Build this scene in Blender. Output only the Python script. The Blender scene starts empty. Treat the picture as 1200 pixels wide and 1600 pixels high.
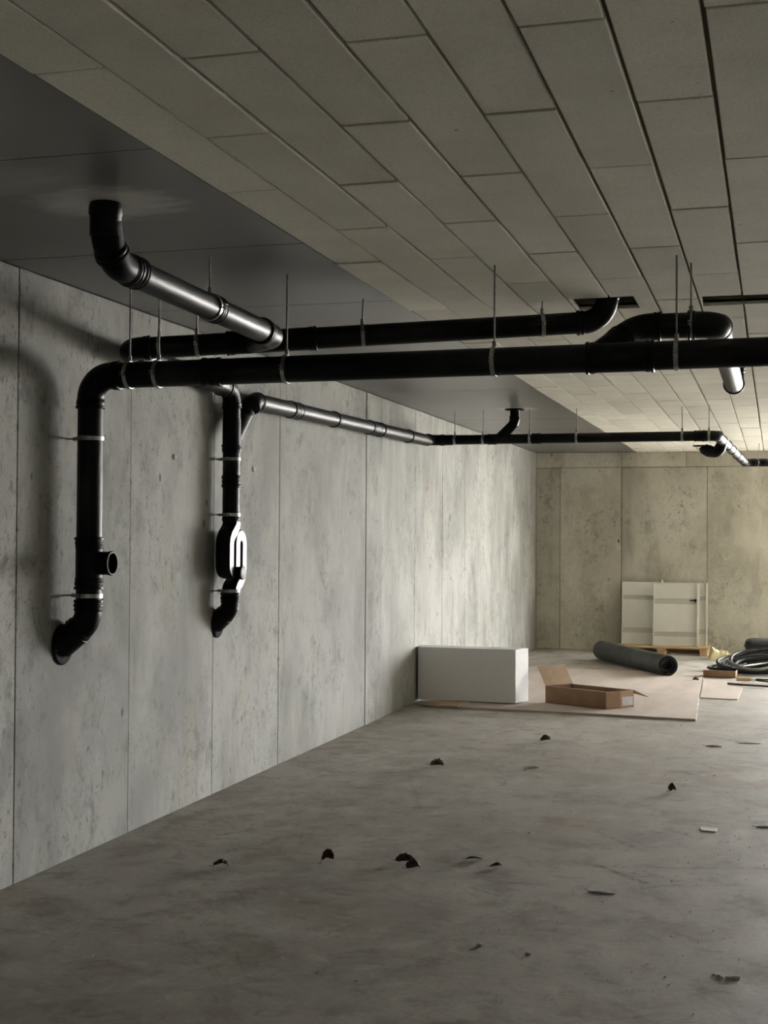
import bpy, bmesh, math, random
from mathutils import Vector, Matrix, noise
R = math.radians
random.seed(7)
scene = bpy.context.scene
C = scene.collection

# ------------------------------------------------------------------ camera
yaw, pitch, roll = .279512, .0180685, .0059589
fwd = Vector((-math.sin(yaw)*math.cos(pitch), math.cos(yaw)*math.cos(pitch), math.sin(pitch)))
r0 = Vector((math.cos(yaw), math.sin(yaw), 0)); u0 = r0.cross(fwd)
rr = math.cos(roll)*r0 + math.sin(roll)*u0; uu = -math.sin(roll)*r0 + math.cos(roll)*u0
cd = bpy.data.cameras.new('camera'); cam = bpy.data.objects.new('camera', cd); C.objects.link(cam)
m = Matrix((rr, uu, -fwd)).transposed().to_4x4(); m.translation = (3.14, 0, 1.5); cam.matrix_world = m
cd.sensor_fit = 'VERTICAL'; cd.sensor_height = 36; cd.lens = 2133.8*36/1600; cd.clip_start = .05
scene.camera = cam

# ------------------------------------------------------------------ daylight: overcast sky, coming in by the garage gate
W = bpy.data.worlds.new('overcast_sky'); scene.world = W; W.use_nodes = True
bg = W.node_tree.nodes['Background']
bg.inputs[0].default_value = (.985, .99, 1.0, 1); bg.inputs[1].default_value = 53.0
GX0, GX1, GZ = 4.05, 9.8, 2.42                       # the gate opening in the back wall
BW, RX, RY = 18.45, 10.4, -5.0                      # back wall y, right wall x, rear wall y
H = 2.65
ld = bpy.data.lights.new('gate_portal', 'AREA'); lo = bpy.data.objects.new('gate_portal', ld); C.objects.link(lo)
ld.shape = 'RECTANGLE'; ld.size = GX1-GX0; ld.size_y = GZ; ld.cycles.is_portal = True
lo.location = ((GX0+GX1)/2, BW+.14, GZ/2); lo.rotation_euler = (R(-90), 0, 0)
sd = bpy.data.lights.new('bounce_sun', 'SUN'); so = bpy.data.objects.new('bounce_sun', sd); C.objects.link(so)      # added behind the building: light off the forecourt lifts the ceiling
sd.energy = 700; sd.angle = R(.6); sd.color = (1, .97, .92); so.rotation_euler = (R(38), 0, R(-12)); so.location = (6, 30, 12)
vs = scene.view_settings
scene.display_settings.display_device = 'sRGB'
vs.view_transform = 'Standard'; vs.look = 'None'; vs.gamma = 1; vs.use_curve_mapping = False; vs.exposure = 0.0
scene.cycles.diffuse_bounces = 8; scene.cycles.max_bounces = 14

# ------------------------------------------------------------------ materials
def mat(name, col=(.5,.5,.5), rough=.6, metal=0., spec=.5):
    M = bpy.data.materials.new(name); M.use_nodes = True
    b = M.node_tree.nodes['Principled BSDF']
    b.inputs['Base Color'].default_value = (*col, 1); b.inputs['Roughness'].default_value = rough
    b.inputs['Metallic'].default_value = metal; b.inputs['Specular IOR Level'].default_value = spec
    return M, M.node_tree.nodes, M.node_tree.links, b

class G:                                            # small node-graph helper
    def __init__(s, M): s.n = M.node_tree.nodes; s.l = M.node_tree.links; s.pos = s.n.new('ShaderNodeNewGeometry').outputs['Position']
    def put(s, sock, v):
        if hasattr(v, 'links'): s.l.new(v, sock)
        else: sock.default_value = v
    def map(s, scale=(1,1,1), loc=(0,0,0), rot=(0,0,0), vec=None):
        m = s.n.new('ShaderNodeMapping'); s.l.new(vec or s.pos, m.inputs[0])
        m.inputs['Scale'].default_value = scale; m.inputs['Location'].default_value = loc; m.inputs['Rotation'].default_value = rot
        return m.outputs[0]
    def noise(s, vec, scale, detail=6, rough=.6, dist=0.):
        t = s.n.new('ShaderNodeTexNoise'); s.l.new(vec, t.inputs['Vector'])
        t.inputs['Scale'].default_value = scale; t.inputs['Detail'].default_value = detail
        t.inputs['Roughness'].default_value = rough; t.inputs['Distortion'].default_value = dist
        return t.outputs['Fac']
    def vor(s, vec, scale):
        t = s.n.new('ShaderNodeTexVoronoi'); s.l.new(vec, t.inputs['Vector']); t.inputs['Scale'].default_value = scale
        return t.outputs['Distance']
    def ramp(s, f, a, b, va=0., vb=1.):
        t = s.n.new('ShaderNodeMapRange'); t.interpolation_type = 'SMOOTHSTEP'; s.l.new(f, t.inputs[0])
        for i, v in zip((1,2,3,4), (a,b,va,vb)): t.inputs[i].default_value = v
        return t.outputs[0]
    def math(s, op, a, b=0.):
        t = s.n.new('ShaderNodeMath'); t.operation = op; s.put(t.inputs[0], a); s.put(t.inputs[1], b); return t.outputs[0]
    def mix(s, f, a, b, blend='MIX'):
        t = s.n.new('ShaderNodeMix'); t.data_type = 'RGBA'; t.blend_type = blend
        s.put(t.inputs[0], f)
        for i, v in ((6, a), (7, b)): s.put(t.inputs[i], v if hasattr(v, 'links') else (*v, 1))
        return t.outputs[2]
    def bump(s, h, strength, dist=.01):
        t = s.n.new('ShaderNodeBump'); s.l.new(h, t.inputs['Height']); t.inputs['Strength'].default_value = strength
        t.inputs['Distance'].default_value = dist; return t.outputs[0]
    def rand(s): return s.n.new('ShaderNodeObjectInfo').outputs['Random']

def wall_material(name, light, dark, axis, seed=0.):
    """cast concrete: cloudy tone, soft runs down the face, speckled rough areas, pits and lime blooms"""
    M, n, l, b = mat(name, light, .78, 0, .3); g = G(M)
    off = (seed, seed*1.7, seed*.6); k = lambda c, f: tuple(x*f for x in c)
    cloud = g.noise(g.map((1,1,.6), off), 1.3, 5, .6, .3)
    run = g.noise(g.map((1,1,.30), off), 4.5, 6, .62, .2)
    blot = g.noise(g.map((1,1,.85), off), 6.5, 10, .74, .25)
    dash = g.noise(g.map((1,1,.58), off), 26, 7, .75, .1)
    speck = g.noise(g.map((1,1,.7), off), 70, 5, .7)
    where = g.noise(g.map((1,1,.7), (7+seed,2,1)), 1.7, 5, .62)
    col = g.mix(g.ramp(cloud, .36, .64), dark, light)
    col = g.mix(g.ramp(g.noise(g.map((1,1,.4), (3+seed,5,9)), 2.6, 6), .54, .74, 0, .38), col, (.34,.29,.205))
    col = g.mix(g.ramp(run, .52, .70, 0, .45), col, k(dark,.68))
    col = g.mix(g.ramp(run, .44, .30, 0, .35), col, k(light,1.2))
    area = g.ramp(where, .40, .62, .15, 1)
    col = g.mix(g.math('MULTIPLY', g.math('MULTIPLY', g.ramp(blot, .50, .66), area), .70), col, k(dark,.50))
    col = g.mix(g.ramp(blot, .44, .28, 0, .45), col, k(light,1.22))
    col = g.mix(g.math('MULTIPLY', g.math('MULTIPLY', g.ramp(dash, .53, .66), area), .85), col, k(dark,.36))
    col = g.mix(g.math('MULTIPLY', g.math('MULTIPLY', g.ramp(speck, .54, .68), area), .65), col, k(dark,.38))
    v = g.vor(g.map((1,1,.55), off), 4.4)
    pit = g.math('MULTIPLY', g.ramp(v, .04, .075, 1, 0), g.ramp(g.noise(g.map((1,1,1),(1,8,seed)), 2.3, 2), .46, .54))
    col = g.mix(g.math('MULTIPLY', pit, .8), col, (.03,.028,.024))
    tint = g.ramp(g.rand(), 0, 1, .88, 1.08)
    t = g.n.new('ShaderNodeVectorMath'); t.operation = 'SCALE'; l.new(col, t.inputs[0]); l.new(tint, t.inputs['Scale'])
    l.new(t.outputs[0], b.inputs['Base Color'])
    hgt = g.math('ADD', g.math('MULTIPLY', dash, .5), g.math('ADD', g.math('MULTIPLY', speck, .25), g.math('MULTIPLY', pit, -1.2)))
    l.new(g.bump(hgt, .3, .005), b.inputs['Normal'])
    return M

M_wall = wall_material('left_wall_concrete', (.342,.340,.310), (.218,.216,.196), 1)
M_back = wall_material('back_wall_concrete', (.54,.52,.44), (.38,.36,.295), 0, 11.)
M_core = mat('wall_core_concrete', (.12,.115,.10), .9)[0]

# slab underside: dense, smooth, slightly sheeny dark concrete, with a mortar smear round the stack
def slab_material():
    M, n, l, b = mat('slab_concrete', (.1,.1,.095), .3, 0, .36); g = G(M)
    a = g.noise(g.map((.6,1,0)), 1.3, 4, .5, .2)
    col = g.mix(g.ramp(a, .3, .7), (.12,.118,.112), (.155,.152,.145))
    smears = None
    for (x, y, r1, r2) in ((.90, 4.285, .12, .33), (.70, 3.93, .02, .36), (.89, 12.11, .1, .24)):
        mp = g.map((1, 1.15, 0), (-x, -y*1.15, 0)); ln = g.n.new('ShaderNodeVectorMath'); ln.operation = 'LENGTH'; l.new(mp, ln.inputs[0])
        d = g.math('ADD', ln.outputs['Value'], g.math('MULTIPLY', g.math('SUBTRACT', g.noise(g.map((.7,1.8,1),(x,y,0)), 9, 5, .65), .5), .30))
        k = g.ramp(d, r1, r2, .95 if y != 3.93 else .38, 0)
        smears = k if smears is None else g.math('MAXIMUM', smears, k)
    col = g.mix(smears, col, (.52,.51,.48))
    l.new(col, b.inputs['Base Color'])
    l.new(g.math('ADD', g.ramp(a, .3, .7, .285, .30), g.math('MULTIPLY', smears, .04)), b.inputs['Roughness'])
    return M
M_slab = slab_material()

def tile_material():
    M, n, l, b = mat('mineral_tile', (.4,.38,.32), .92, 0, .2); g = G(M)
    f = g.noise(g.map(), 130, 5, .7); k = g.noise(g.map(), 3.0, 5, .6); s = g.noise(g.map((1,.4,1)), 14, 4)
    col = g.mix(g.ramp(k, .3, .7), (.70,.675,.585), (.78,.755,.66))
    col = g.mix(g.ramp(f, .42, .72, 0, .45), col, (.40,.385,.32))
    col = g.mix(g.ramp(s, .6, .78, 0, .18), col, (.70,.68,.61))
    spot = g.math('MULTIPLY', g.ramp(g.vor(g.map(), 4.2), .02, .035, 1, 0), .55)
    col = g.mix(spot, col, (.10,.09,.07))
    tint = g.ramp(g.rand(), 0, 1, .90, 1.06)
    t = g.n.new('ShaderNodeVectorMath'); t.operation = 'SCALE'; l.new(col, t.inputs[0]); l.new(tint, t.inputs['Scale'])
    l.new(t.outputs[0], b.inputs['Base Color'])
    l.new(g.bump(f, .35, .004), b.inputs['Normal'])
    return M
M_tile = tile_material()
M_joint = mat('joint_mortar', (.17,.148,.105), .95, 0, .1)[0]
M_void = mat('shaft_shade', (.045,.043,.04), .95, 0, .1)[0]  # near-black colour paints the shade up inside the ceiling openings

SCUFFS = [(2.361,6.305,2.637,6.008,0.022,0.80),
    (2.348,6.288,3.135,6.485,0.020,0.50),
    (2.670,6.030,2.935,6.124,0.020,0.45),
    (2.251,7.055,2.470,6.745,0.015,0.60),
    (2.628,7.190,2.765,7.015,0.020,0.50),
    (2.494,9.051,2.643,8.924,0.030,0.50),
    (0.918,8.364,1.255,7.305,0.020,0.35),
    (1.866,5.767,2.029,5.654,0.012,0.50),
    (0.453,6.375,0.577,6.539,0.018,0.60),
    (0.303,8.165,0.686,9.232,0.012,0.35),
    (2.616,10.677,3.041,10.379,0.020,0.40)]
def floor_material():
    M, n, l, b = mat('floor_concrete', (.3,.28,.25), .7, 0, .35); g = G(M)
    a = g.noise(g.map((1,1,1)), .55, 7, .6, .5); k = g.noise(g.map((1.1,.9,1)), 2.6, 8, .66, .3); f = g.noise(g.map(), 42, 6, .65)
    col = g.mix(g.ramp(a, .3, .7), (.31,.288,.25), (.42,.402,.368))
    col = g.mix(g.ramp(k, .48, .68, 0, .7), col, (.215,.19,.15))
    col = g.mix(g.ramp(k, .46, .30, 0, .5), col, (.54,.52,.485))
    col = g.mix(g.ramp(g.noise(g.map((1,1,1),(9,3,0)), 1.3, 6, .62), .55, .70, 0, .45), col, (.27,.20,.14))
    m2 = g.noise(g.map((1,1,1),(2,6,0)), 7.5, 7, .7, .5)
    col = g.mix(g.ramp(m2, .52, .66, 0, .62), col, (.19,.17,.138))
    col = g.mix(g.ramp(m2, .44, .30, 0, .5), col, (.55,.535,.50))
    # scrapes and tyre rubs, several directions
    for i, (rz, sc, th, amt) in enumerate(((.3,(1.3,5,1),.60,.42),(-.6,(1.2,6,1),.61,.42),(1.0,(1.3,6,1),.61,.38),(1.5,(1.1,5,1),.615,.36))):
        s1 = g.noise(g.map(sc, (i*3.3, i*1.9, 0), vec=g.map((1,1,1), (0,0,0), (0,0,rz))), 1.7, 8, .70, .4)
        col = g.mix(g.math('MULTIPLY', g.math('MULTIPLY', g.ramp(s1, th-.04, th+.07), g.ramp(k, .40, .60, .35, 1)), amt), col, (.085,.074,.056))
    col = g.mix(g.ramp(f, .40, .75, 0, .35), col, (.20,.182,.15))
    wob = g.noise(g.map(), 9, 4); brk = g.ramp(g.noise(g.map(), 26, 5, .7), .40, .58)
    for (ax, ay, bx_, by_, wd, amt) in SCUFFS:       # rubs and drag marks left on the floor
        vm = lambda op, u, v=None: (lambda t: (g.put(t.inputs[0], u), v is not None and g.put(t.inputs[1], v), t)[2])((lambda t: (setattr(t, 'operation', op), t)[1])(g.n.new('ShaderNodeVectorMath')))
        rel = vm('SUBTRACT', g.pos, (ax, ay, 0)).outputs[0]; L2 = (bx_-ax)**2+(by_-ay)**2
        tt = g.math('MULTIPLY', vm('DOT_PRODUCT', rel, (bx_-ax, by_-ay, 0)).outputs['Value'], 1/L2)
        tc_ = g.n.new('ShaderNodeClamp'); l.new(tt, tc_.inputs[0])
        ab = g.n.new('ShaderNodeVectorMath'); ab.operation = 'SCALE'; ab.inputs[0].default_value = (bx_-ax, by_-ay, 0); l.new(tc_.outputs[0], ab.inputs['Scale'])
        dd = g.math('ADD', vm('LENGTH', vm('SUBTRACT', rel, ab.outputs[0]).outputs[0]).outputs['Value'], g.math('MULTIPLY', g.math('SUBTRACT', wob, .5), wd*1.6))
        col = g.mix(g.math('MULTIPLY', g.math('MULTIPLY', g.ramp(dd, wd*.3, wd*1.5, 1, 0), brk), amt), col, (.075,.066,.052))
    crumbs = g.math('MULTIPLY', g.ramp(g.vor(g.map(), 11), .03, .06, 1, 0), g.ramp(g.noise(g.map((1,1,1),(5,5,5)), 1.0, 2), .52, .6))
    col = g.mix(g.math('MULTIPLY', crumbs, .5), col, (.09,.075,.055))
    l.new(col, b.inputs['Base Color'])
    l.new(g.ramp(k, .3, .7, .55, .8), b.inputs['Roughness'])
    l.new(g.bump(g.math('ADD', g.math('MULTIPLY', k, .8), g.math('MULTIPLY', f, .2)), .4, .008), b.inputs['Normal'])
    return M
M_floor = floor_material()

def noisy(name, c1, c2, scale, rough, spec=.4, metal=0., bump=0., stretch=(1,1,1), bdist=.003):
    M, n, l, b = mat(name, c1, rough, metal, spec); g = G(M)
    tc = g.n.new('ShaderNodeTexCoord').outputs['Object']
    f = g.noise(g.map(stretch, vec=tc), scale, 5, .6)
    l.new(g.mix(g.ramp(f, .35, .68), c1, c2), b.inputs['Base Color'])
    if bump: l.new(g.bump(f, bump, bdist), b.inputs['Normal'])
    return M
M_pipe = noisy('black_plastic', (.004,.004,.0042), (.007,.007,.0073), 9, .44, .12, bump=.03)
M_fit = noisy('black_plastic_fitting', (.0035,.0035,.0037), (.006,.006,.0063), 9, .44, .10)
M_trap = noisy('smooth_black_plastic', (.005,.005,.005), (.008,.008,.008), 9, .36, .09)
M_matte = noisy('matte_black_plastic', (.005,.005,.005), (.008,.008,.008), 9, .75, .08)
M_rim = mat('grey_rubber', (.30,.30,.28), .8, 0, .2)[0]
M_inside = mat('pipe_inside', (.004,.004,.004), .8)[0]
M_zinc = noisy('zinc_steel', (.30,.30,.29), (.42,.42,.41), 40, .30, .5, .9)
M_rod = noisy('zinc_rod', (.20,.20,.19), (.30,.30,.29), 60, .5, .5, .85)
M_foam = noisy('white_foam', (.76,.76,.77), (.82,.82,.82), 60, .75, .3, bump=.15, bdist=.002)
M_card = noisy('cardboard', (.42,.315,.225), (.50,.385,.285), 5, .85, .2, stretch=(1,.3,1))
M_card_dark = noisy('cardboard_brown', (.26,.165,.10), (.33,.215,.135), 6, .85, .2)
M_card_sheet = noisy('cardboard_sheet', (.40,.342,.298), (.475,.415,.368), 3, .85, .2, stretch=(1,.25,1))
M_tape = noisy('parcel_tape', (.40,.29,.19), (.46,.34,.24), 20, .35)
M_label = noisy('paper_label', (.62,.62,.70), (.74,.74,.80), 50, .6)
M_white = noisy('white_sheet_metal', (.66,.65,.59), (.74,.73,.67), 2, .45, .4)
M_white_shade = noisy('white_sheet_metal_shaded', (.50,.48,.43), (.56,.545,.49), 4, .5, .4)  # darker copy of the sheet white: shadow of the recessed bands as colour
M_wood = noisy('pallet_wood', (.44,.31,.17), (.58,.43,.26), 9, .8, .2, stretch=(.3,4,4), bump=.2)
M_roll = noisy('grey_membrane', (.040,.043,.040), (.068,.072,.066), 4, .6, .4, bump=.1)
M_roll_end = noisy('black_membrane_edge', (.006,.006,.007), (.012,.012,.013), 20, .7)
M_hose = noisy('black_hose', (.012,.013,.014), (.026,.027,.03), 15, .5, .3)
M_tub = noisy('black_rubber', (.010,.011,.013), (.018,.019,.022), 8, .5, .4)
M_bag = noisy('yellowish_film', (.62,.54,.30), (.74,.67,.44), 6, .5, .4)
M_leaf = noisy('dead_leaf', (.035,.014,.010), (.07,.028,.018), 30, .75, .3)
M_leaf2 = noisy('brown_dead_leaf', (.04,.027,.018), (.08,.054,.034), 30, .75, .3)
M_paper = noisy('white_paper', (.80,.80,.78), (.86,.86,.84), 20, .7)
M_grit = noisy('pale_grit', (.40,.38,.34), (.55,.53,.49), 20, .9)
M_wall_dull = noisy('plain_concrete', (.66,.65,.61), (.72,.71,.67), .9, .85, .3)
M_ground = noisy('outside_paving', (.40,.39,.37), (.46,.45,.43), .6, .9)

# ------------------------------------------------------------------ mesh helpers
class MB:
    def __init__(s): s.v = []; s.f = []
    def add(s, vs, fs):
        k = len(s.v); s.v += [Vector(p) for p in vs]; s.f += [tuple(i+k for i in q) for q in fs]
    def box(s, a, b):
        (x0,y0,z0),(x1,y1,z1) = a, b
        s.add([(x0,y0,z0),(x1,y0,z0),(x1,y1,z0),(x0,y1,z0),(x0,y0,z1),(x1,y0,z1),(x1,y1,z1),(x0,y1,z1)],
              [(0,3,2,1),(4,5,6,7),(0,1,5,4),(1,2,6,5),(2,3,7,6),(3,0,4,7)]); return s
    def prism(s, poly, z0, z1):
        n = len(poly)
        s.add([(p[0],p[1],z0) for p in poly]+[(p[0],p[1],z1) for p in poly],
              [tuple(range(n))[::-1], tuple(range(n,2*n))]+[(i,(i+1)%n,n+(i+1)%n,n+i) for i in range(n)]); return s
    def slabquad(s, q, t):
        """a sheet through four 3-D corners with thickness t"""
        q = [Vector(p) for p in q]; nrm = (q[1]-q[0]).cross(q[3]-q[0]).normalized()*t
        s.add(q+[p+nrm for p in q], [(3,2,1,0),(4,5,6,7),(0,1,5,4),(1,2,6,5),(2,3,7,6),(3,0,4,7)]); return s
    def tube(s, pts, r, n=20, cap=True):
        pts = [Vector(p) for p in pts]; k0 = len(s.v); m_ = len(pts)
        rs = r if isinstance(r, (list, tuple)) else [r]*m_
        t0 = (pts[1]-pts[0]).normalized(); a = t0.orthogonal().normalized(); prev = t0
        for i, p in enumerate(pts):
            t = (pts[min(i+1,m_-1)]-pts[max(i-1,0)])
            t = t.normalized() if t.length > 1e-9 else prev
            ax = prev.cross(t)
            if ax.length > 1e-7: a = Matrix.Rotation(prev.angle(t), 3, ax.normalized()) @ a
            a = (a-t*a.dot(t)).normalized(); bvec = t.cross(a); prev = t
            for j in range(n):
                w = 2*math.pi*j/n; s.v.append(p+(a*math.cos(w)+bvec*math.sin(w))*rs[i])
        for i in range(m_-1):
            for j in range(n):
                s.f.append((k0+i*n+j, k0+i*n+(j+1)%n, k0+(i+1)*n+(j+1)%n, k0+(i+1)*n+j))
        if cap: s.f.append(tuple(k0+j for j in range(n))[::-1]); s.f.append(tuple(k0+(m_-1)*n+j for j in range(n)))
        return s
    def turn(s, p, d, prof, n=28, cap=True):
        """profile (distance along d, radius) turned about the axis p,d"""
        p, d = Vector(p), Vector(d).normalized(); a = d.orthogonal().normalized(); b = d.cross(a); k0 = len(s.v)
        for (t, r) in prof:
            for j in range(n):
                w = 2*math.pi*j/n; s.v.append(p+d*t+(a*math.cos(w)+b*math.sin(w))*r)
        for i in range(len(prof)-1):
            for j in range(n): s.f.append((k0+i*n+j, k0+i*n+(j+1)%n, k0+(i+1)*n+(j+1)%n, k0+(i+1)*n+j))
        if cap: s.f.append(tuple(k0+j for j in range(n))[::-1]); s.f.append(tuple(k0+(len(prof)-1)*n+j for j in range(n)))
        return s
    def mesh(s, name, M, origin=(0,0,0), smooth=True, bevel=0., angle=38, weld=False):
        o = Vector(origin); me = bpy.data.meshes.new(name); me.from_pydata([tuple(p-o) for p in s.v], [], s.f); me.validate()
        if bevel or weld:
            bm = bmesh.new(); bm.from_mesh(me)
            if weld: bmesh.ops.remove_doubles(bm, verts=bm.verts, dist=1e-5)
            bmesh.ops.recalc_face_normals(bm, faces=bm.faces)
            if bevel: bmesh.ops.bevel(bm, geom=[e for e in bm.edges if len(e.link_faces)==2 and e.calc_face_angle(0) > R(30)], offset=bevel, segments=2, affect='EDGES', profile=.6, clamp_overlap=True)
            bm.to_mesh(me); bm.free()
        if smooth:
            me.polygons.foreach_set('use_smooth', [True]*len(me.polygons)); me.set_sharp_from_angle(angle=R(angle))
        me.materials.append(M); return me
    def build(s, name, M, parent=None, **k):
        og = parent_origin(parent) if parent else k.pop('origin', (0,0,0))
        o = bpy.data.objects.new(name, s.mesh(name, M, og, **k)); C.objects.link(o)
        if parent: o.parent = parent
        else: o.location = og
        return o
def parent_origin(p):
    o = Vector(p.location)
    while p.parent: p = p.parent; o = o + p.location
    return o
def tag(o, label=None, cat=None, group=None, kind=None):
    for k, v in (('label',label),('category',cat),('group',group),('kind',kind)):
        if v: o[k] = v
    return o
def thing(name, loc, label, cat, group=None):
    e = bpy.data.objects.new(name, None); e.empty_display_size = .1; C.objects.link(e); e.location = loc
    return tag(e, label, cat, group)

# ------------------------------------------------------------------ the room
fl = MB().box((-.3, RY-.3, -.3), (RX+.3, BW+.3, 0)).build('floor', M_floor, smooth=False); tag(fl, kind='structure')
gr = MB().box((-12, BW+.31, -.35), (30, 70, -.03)).build('ground_outside', M_ground, smooth=False); tag(gr, 'pale paved ground outside the garage gate', 'ground', kind='structure')

# left wall: cast panels with narrow recessed joints
wl = MB().box((-.35, RY-.3, -.02), (-.022, BW+.3, H+.3)).build('wall_left', M_core, smooth=False); tag(wl, kind='structure')
ys = [RY, -3.38, -2.31, -1.23, -.16, .92, 1.99, 3.07, 4.14, 5.215, 6.29, 7.358, 8.447, 10.415, 10.872, 11.96, 13.02, 14.02, 15.144, BW]
for i in range(len(ys)-1):
    g2 = .0025; px = random.uniform(-.0018, .0018)
    if i == 13: px = .004
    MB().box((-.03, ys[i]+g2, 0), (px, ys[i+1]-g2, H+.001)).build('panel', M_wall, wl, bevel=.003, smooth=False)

# back wall, with the gate opening to the right of the picture
wb = MB()
wb.box((-.02, BW+.022, -.02), (GX0, BW+.3, H+.3)); wb.box((GX1, BW+.022, -.02), (RX+.3, BW+.3, H+.3)); wb.box((GX0, BW+.022, GZ), (GX1, BW+.3, H+.3))
wb = wb.build('wall_back', M_core, smooth=False); tag(wb, kind='structure')
xs = [0, .328, 1.153, 2.271, 3.39, GX0]
for i in range(len(xs)-1):
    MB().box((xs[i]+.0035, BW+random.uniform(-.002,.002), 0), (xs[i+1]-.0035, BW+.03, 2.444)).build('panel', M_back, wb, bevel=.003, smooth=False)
for a, b2 in ((0, 1.153), (1.153, 2.0), (2.0, GX0)):
    MB().box((a+.0025, BW, 2.450), (b2-.0025, BW+.03, H+.001)).build('panel', M_back, wb, bevel=.003, smooth=False)
MB().box((GX0, BW, GZ), (GX1, BW+.03, H+.001)).build('panel', M_back, wb, bevel=.003, smooth=False)
MB().box((GX1, BW, 0), (RX, BW+.03, H+.001)).build('panel', M_back, wb, bevel=.003, smooth=False)
tag(MB().box((RX, RY-.3, -.02), (RX+.3, BW+.3, H+.3)).build('wall_right', M_wall_dull, smooth=False), kind='structure')
tag(MB().box((-.02, RY-.3, -.02), (RX+.02, RY, H+.3)).build('wall_rear', M_wall_dull, smooth=False), kind='structure')

# ceiling: a strip of bare slab along the left wall, mineral tiles in staggered rows elsewhere
TX0, TW, TL, TY = 1.350, .2045, 1.2225, 3.018
HOLES = [(2.185, 2.487, 6.545, 6.885), (2.795, 3.42, 6.635, 6.905)]
def cut(rect, holes):
    rs = [rect]
    for (hx0,hx1,hy0,hy1) in holes:
        out = []
        for (x0,x1,y0,y1) in rs:
            if hx1 <= x0 or hx0 >= x1 or hy1 <= y0 or hy0 >= y1: out.append((x0,x1,y0,y1)); continue
            if y0 < hy0: out.append((x0,x1,y0,hy0))
            if hy1 < y1: out.append((x0,x1,hy1,y1))
            ya, yb = max(y0,hy0), min(y1,hy1)
            if x0 < hx0: out.append((x0,hx0,ya,yb))
            if hx1 < x1: out.append((hx1,x1,ya,yb))
        rs = out
    return rs
back = MB()
for (x0,x1,y0,y1) in cut((-.3, RX+.3, RY-.3, BW+.3), HOLES): back.box((x0,y0,H+.016), (x1,y1,H+.32))
ceil = back.build('ceiling', M_joint, smooth=False); tag(ceil, kind='structure')
for (x0,x1,y0,y1) in HOLES:
    sh = MB(); t = .03
    sh.box((x0-t,y0-t,H+.30),(x1+t,y1+t,H+.34))
    for a, b2 in (((x0-t,y0-t),(x0-.001,y1+t)),((x1+.001,y0-t),(x1+t,y1+t)),((x0,y0-t),(x1,y0-.001)),((x0,y1+.001),(x1,y1+t))): sh.box((*a,H+.023),(*b2,H+.31))
    sh.build('shaft_lining', M_void, ceil, smooth=False)
sj = [RY, -3.05, -1.69, -.34, 1.01, 2.36, 3.71, 5.07, 6.42, 7.77, 9.12, 10.47, 11.83, 13.19, 14.54, 15.9, 17.25, BW]
for i in range(len(sj)-1):
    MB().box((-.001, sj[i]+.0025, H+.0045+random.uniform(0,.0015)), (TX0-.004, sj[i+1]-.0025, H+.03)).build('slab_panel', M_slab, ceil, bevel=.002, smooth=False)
def tile_mesh(w, l):
    return MB().box((0,0,0), (w,l,.03)).mesh('tile', M_tile, bevel=.004, smooth=False)
std = tile_mesh(TW-.010, TL-.010); field = MB()
nrow = int((RX-TX0)/TW)+1
for i in range(nrow):
    x0 = TX0+i*TW; x1 = min(x0+TW, RX)
    if x1-x0 < .03: continue
    y = TY+(TL/2 if i % 2 else 0)
    while y > RY: y -= TL
    while y < BW:
        y0, y1 = max(y, RY), min(y+TL, BW)
        if y1-y0 > .02:
            near = x0 < 3.7 and y1 > 2.2
            jx, jy, jz = (random.uniform(-.002,.002), random.uniform(-.003,.003), random.uniform(-.003,.0015))
            rect = (x0+.005, x1-.005, y0+.005, y1-.005); pcs = cut(rect, HOLES)
            if not near: field.box((rect[0],rect[2],H), (rect[1],rect[3],H+.03))
            elif pcs == [rect] and abs(y1-y0-TL) < 1e-6 and abs(x1-x0-TW) < 1e-6:
                o = bpy.data.objects.new('tile', std); C.objects.link(o); o.parent = ceil; o.location = (x0+.005+jx, y0+.005+jy, H+jz)
            else:
                mb = MB()
                for (a,b2,c2,d2) in pcs: mb.box((a,c2,H+jz),(b2,d2,H+.03))
                mb.build('tile', M_tile, ceil, smooth=False, bevel=.002)
        y += TL
tag(field.build('tile_field', M_tile, ceil, smooth=False), kind='stuff')

# ------------------------------------------------------------------ drain pipes
def arc(a, corner, b, rad, n=10):
    a, c2, b = Vector(a), Vector(corner), Vector(b); d0 = (c2-a).normalized(); d1 = (b-c2).normalized()
    th = d0.angle(d1); t = rad*math.tan(th/2); p0 = c2-d0*t; p1 = c2+d1*t
    nrm = (d1-d0*d1.dot(d0)).normalized(); cen = p0+nrm*rad
    return [cen + (-nrm*math.cos(w)+d0*math.sin(w))*rad for w in [th*i/n for i in range(n+1)]], p0, p1, d0, d1
def sleeve(mb, p, d, r, L=.055, out=1.09):
    mb.turn(p, d, [(0,r*.98),(0,r*out),(.003,r*(out+.07)),(.012,r*(out+.07)),(.015,r*out),(.021,r*out),(.024,r*(out+.04)),(.030,r*(out+.04)),(.033,r*out),(L-.008,r*(out-.01)),(L,r*1.005)])
    return mb
def pipe(par, a, b, r): return MB().tube([a,b], r, 28).build('pipe', M_pipe, par)
def elbow(par, a, corner, b, r, rad, L=.05, ends=(1,1)):
    pts, p0, p1, d0, d1 = arc(a, corner, b, rad, 12)
    mb = MB().tube([p0-d0*.02]+pts+[p1+d1*.02], r*1.05, 28)
    if ends[0]: sleeve(mb, p0-d0*(L+.0), d0, r, L+.005)
    if ends[1]: sleeve(mb, p1+d1*(L+.0), -d1, r, L+.005)
    return mb.build('elbow', M_fit, par)
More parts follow.
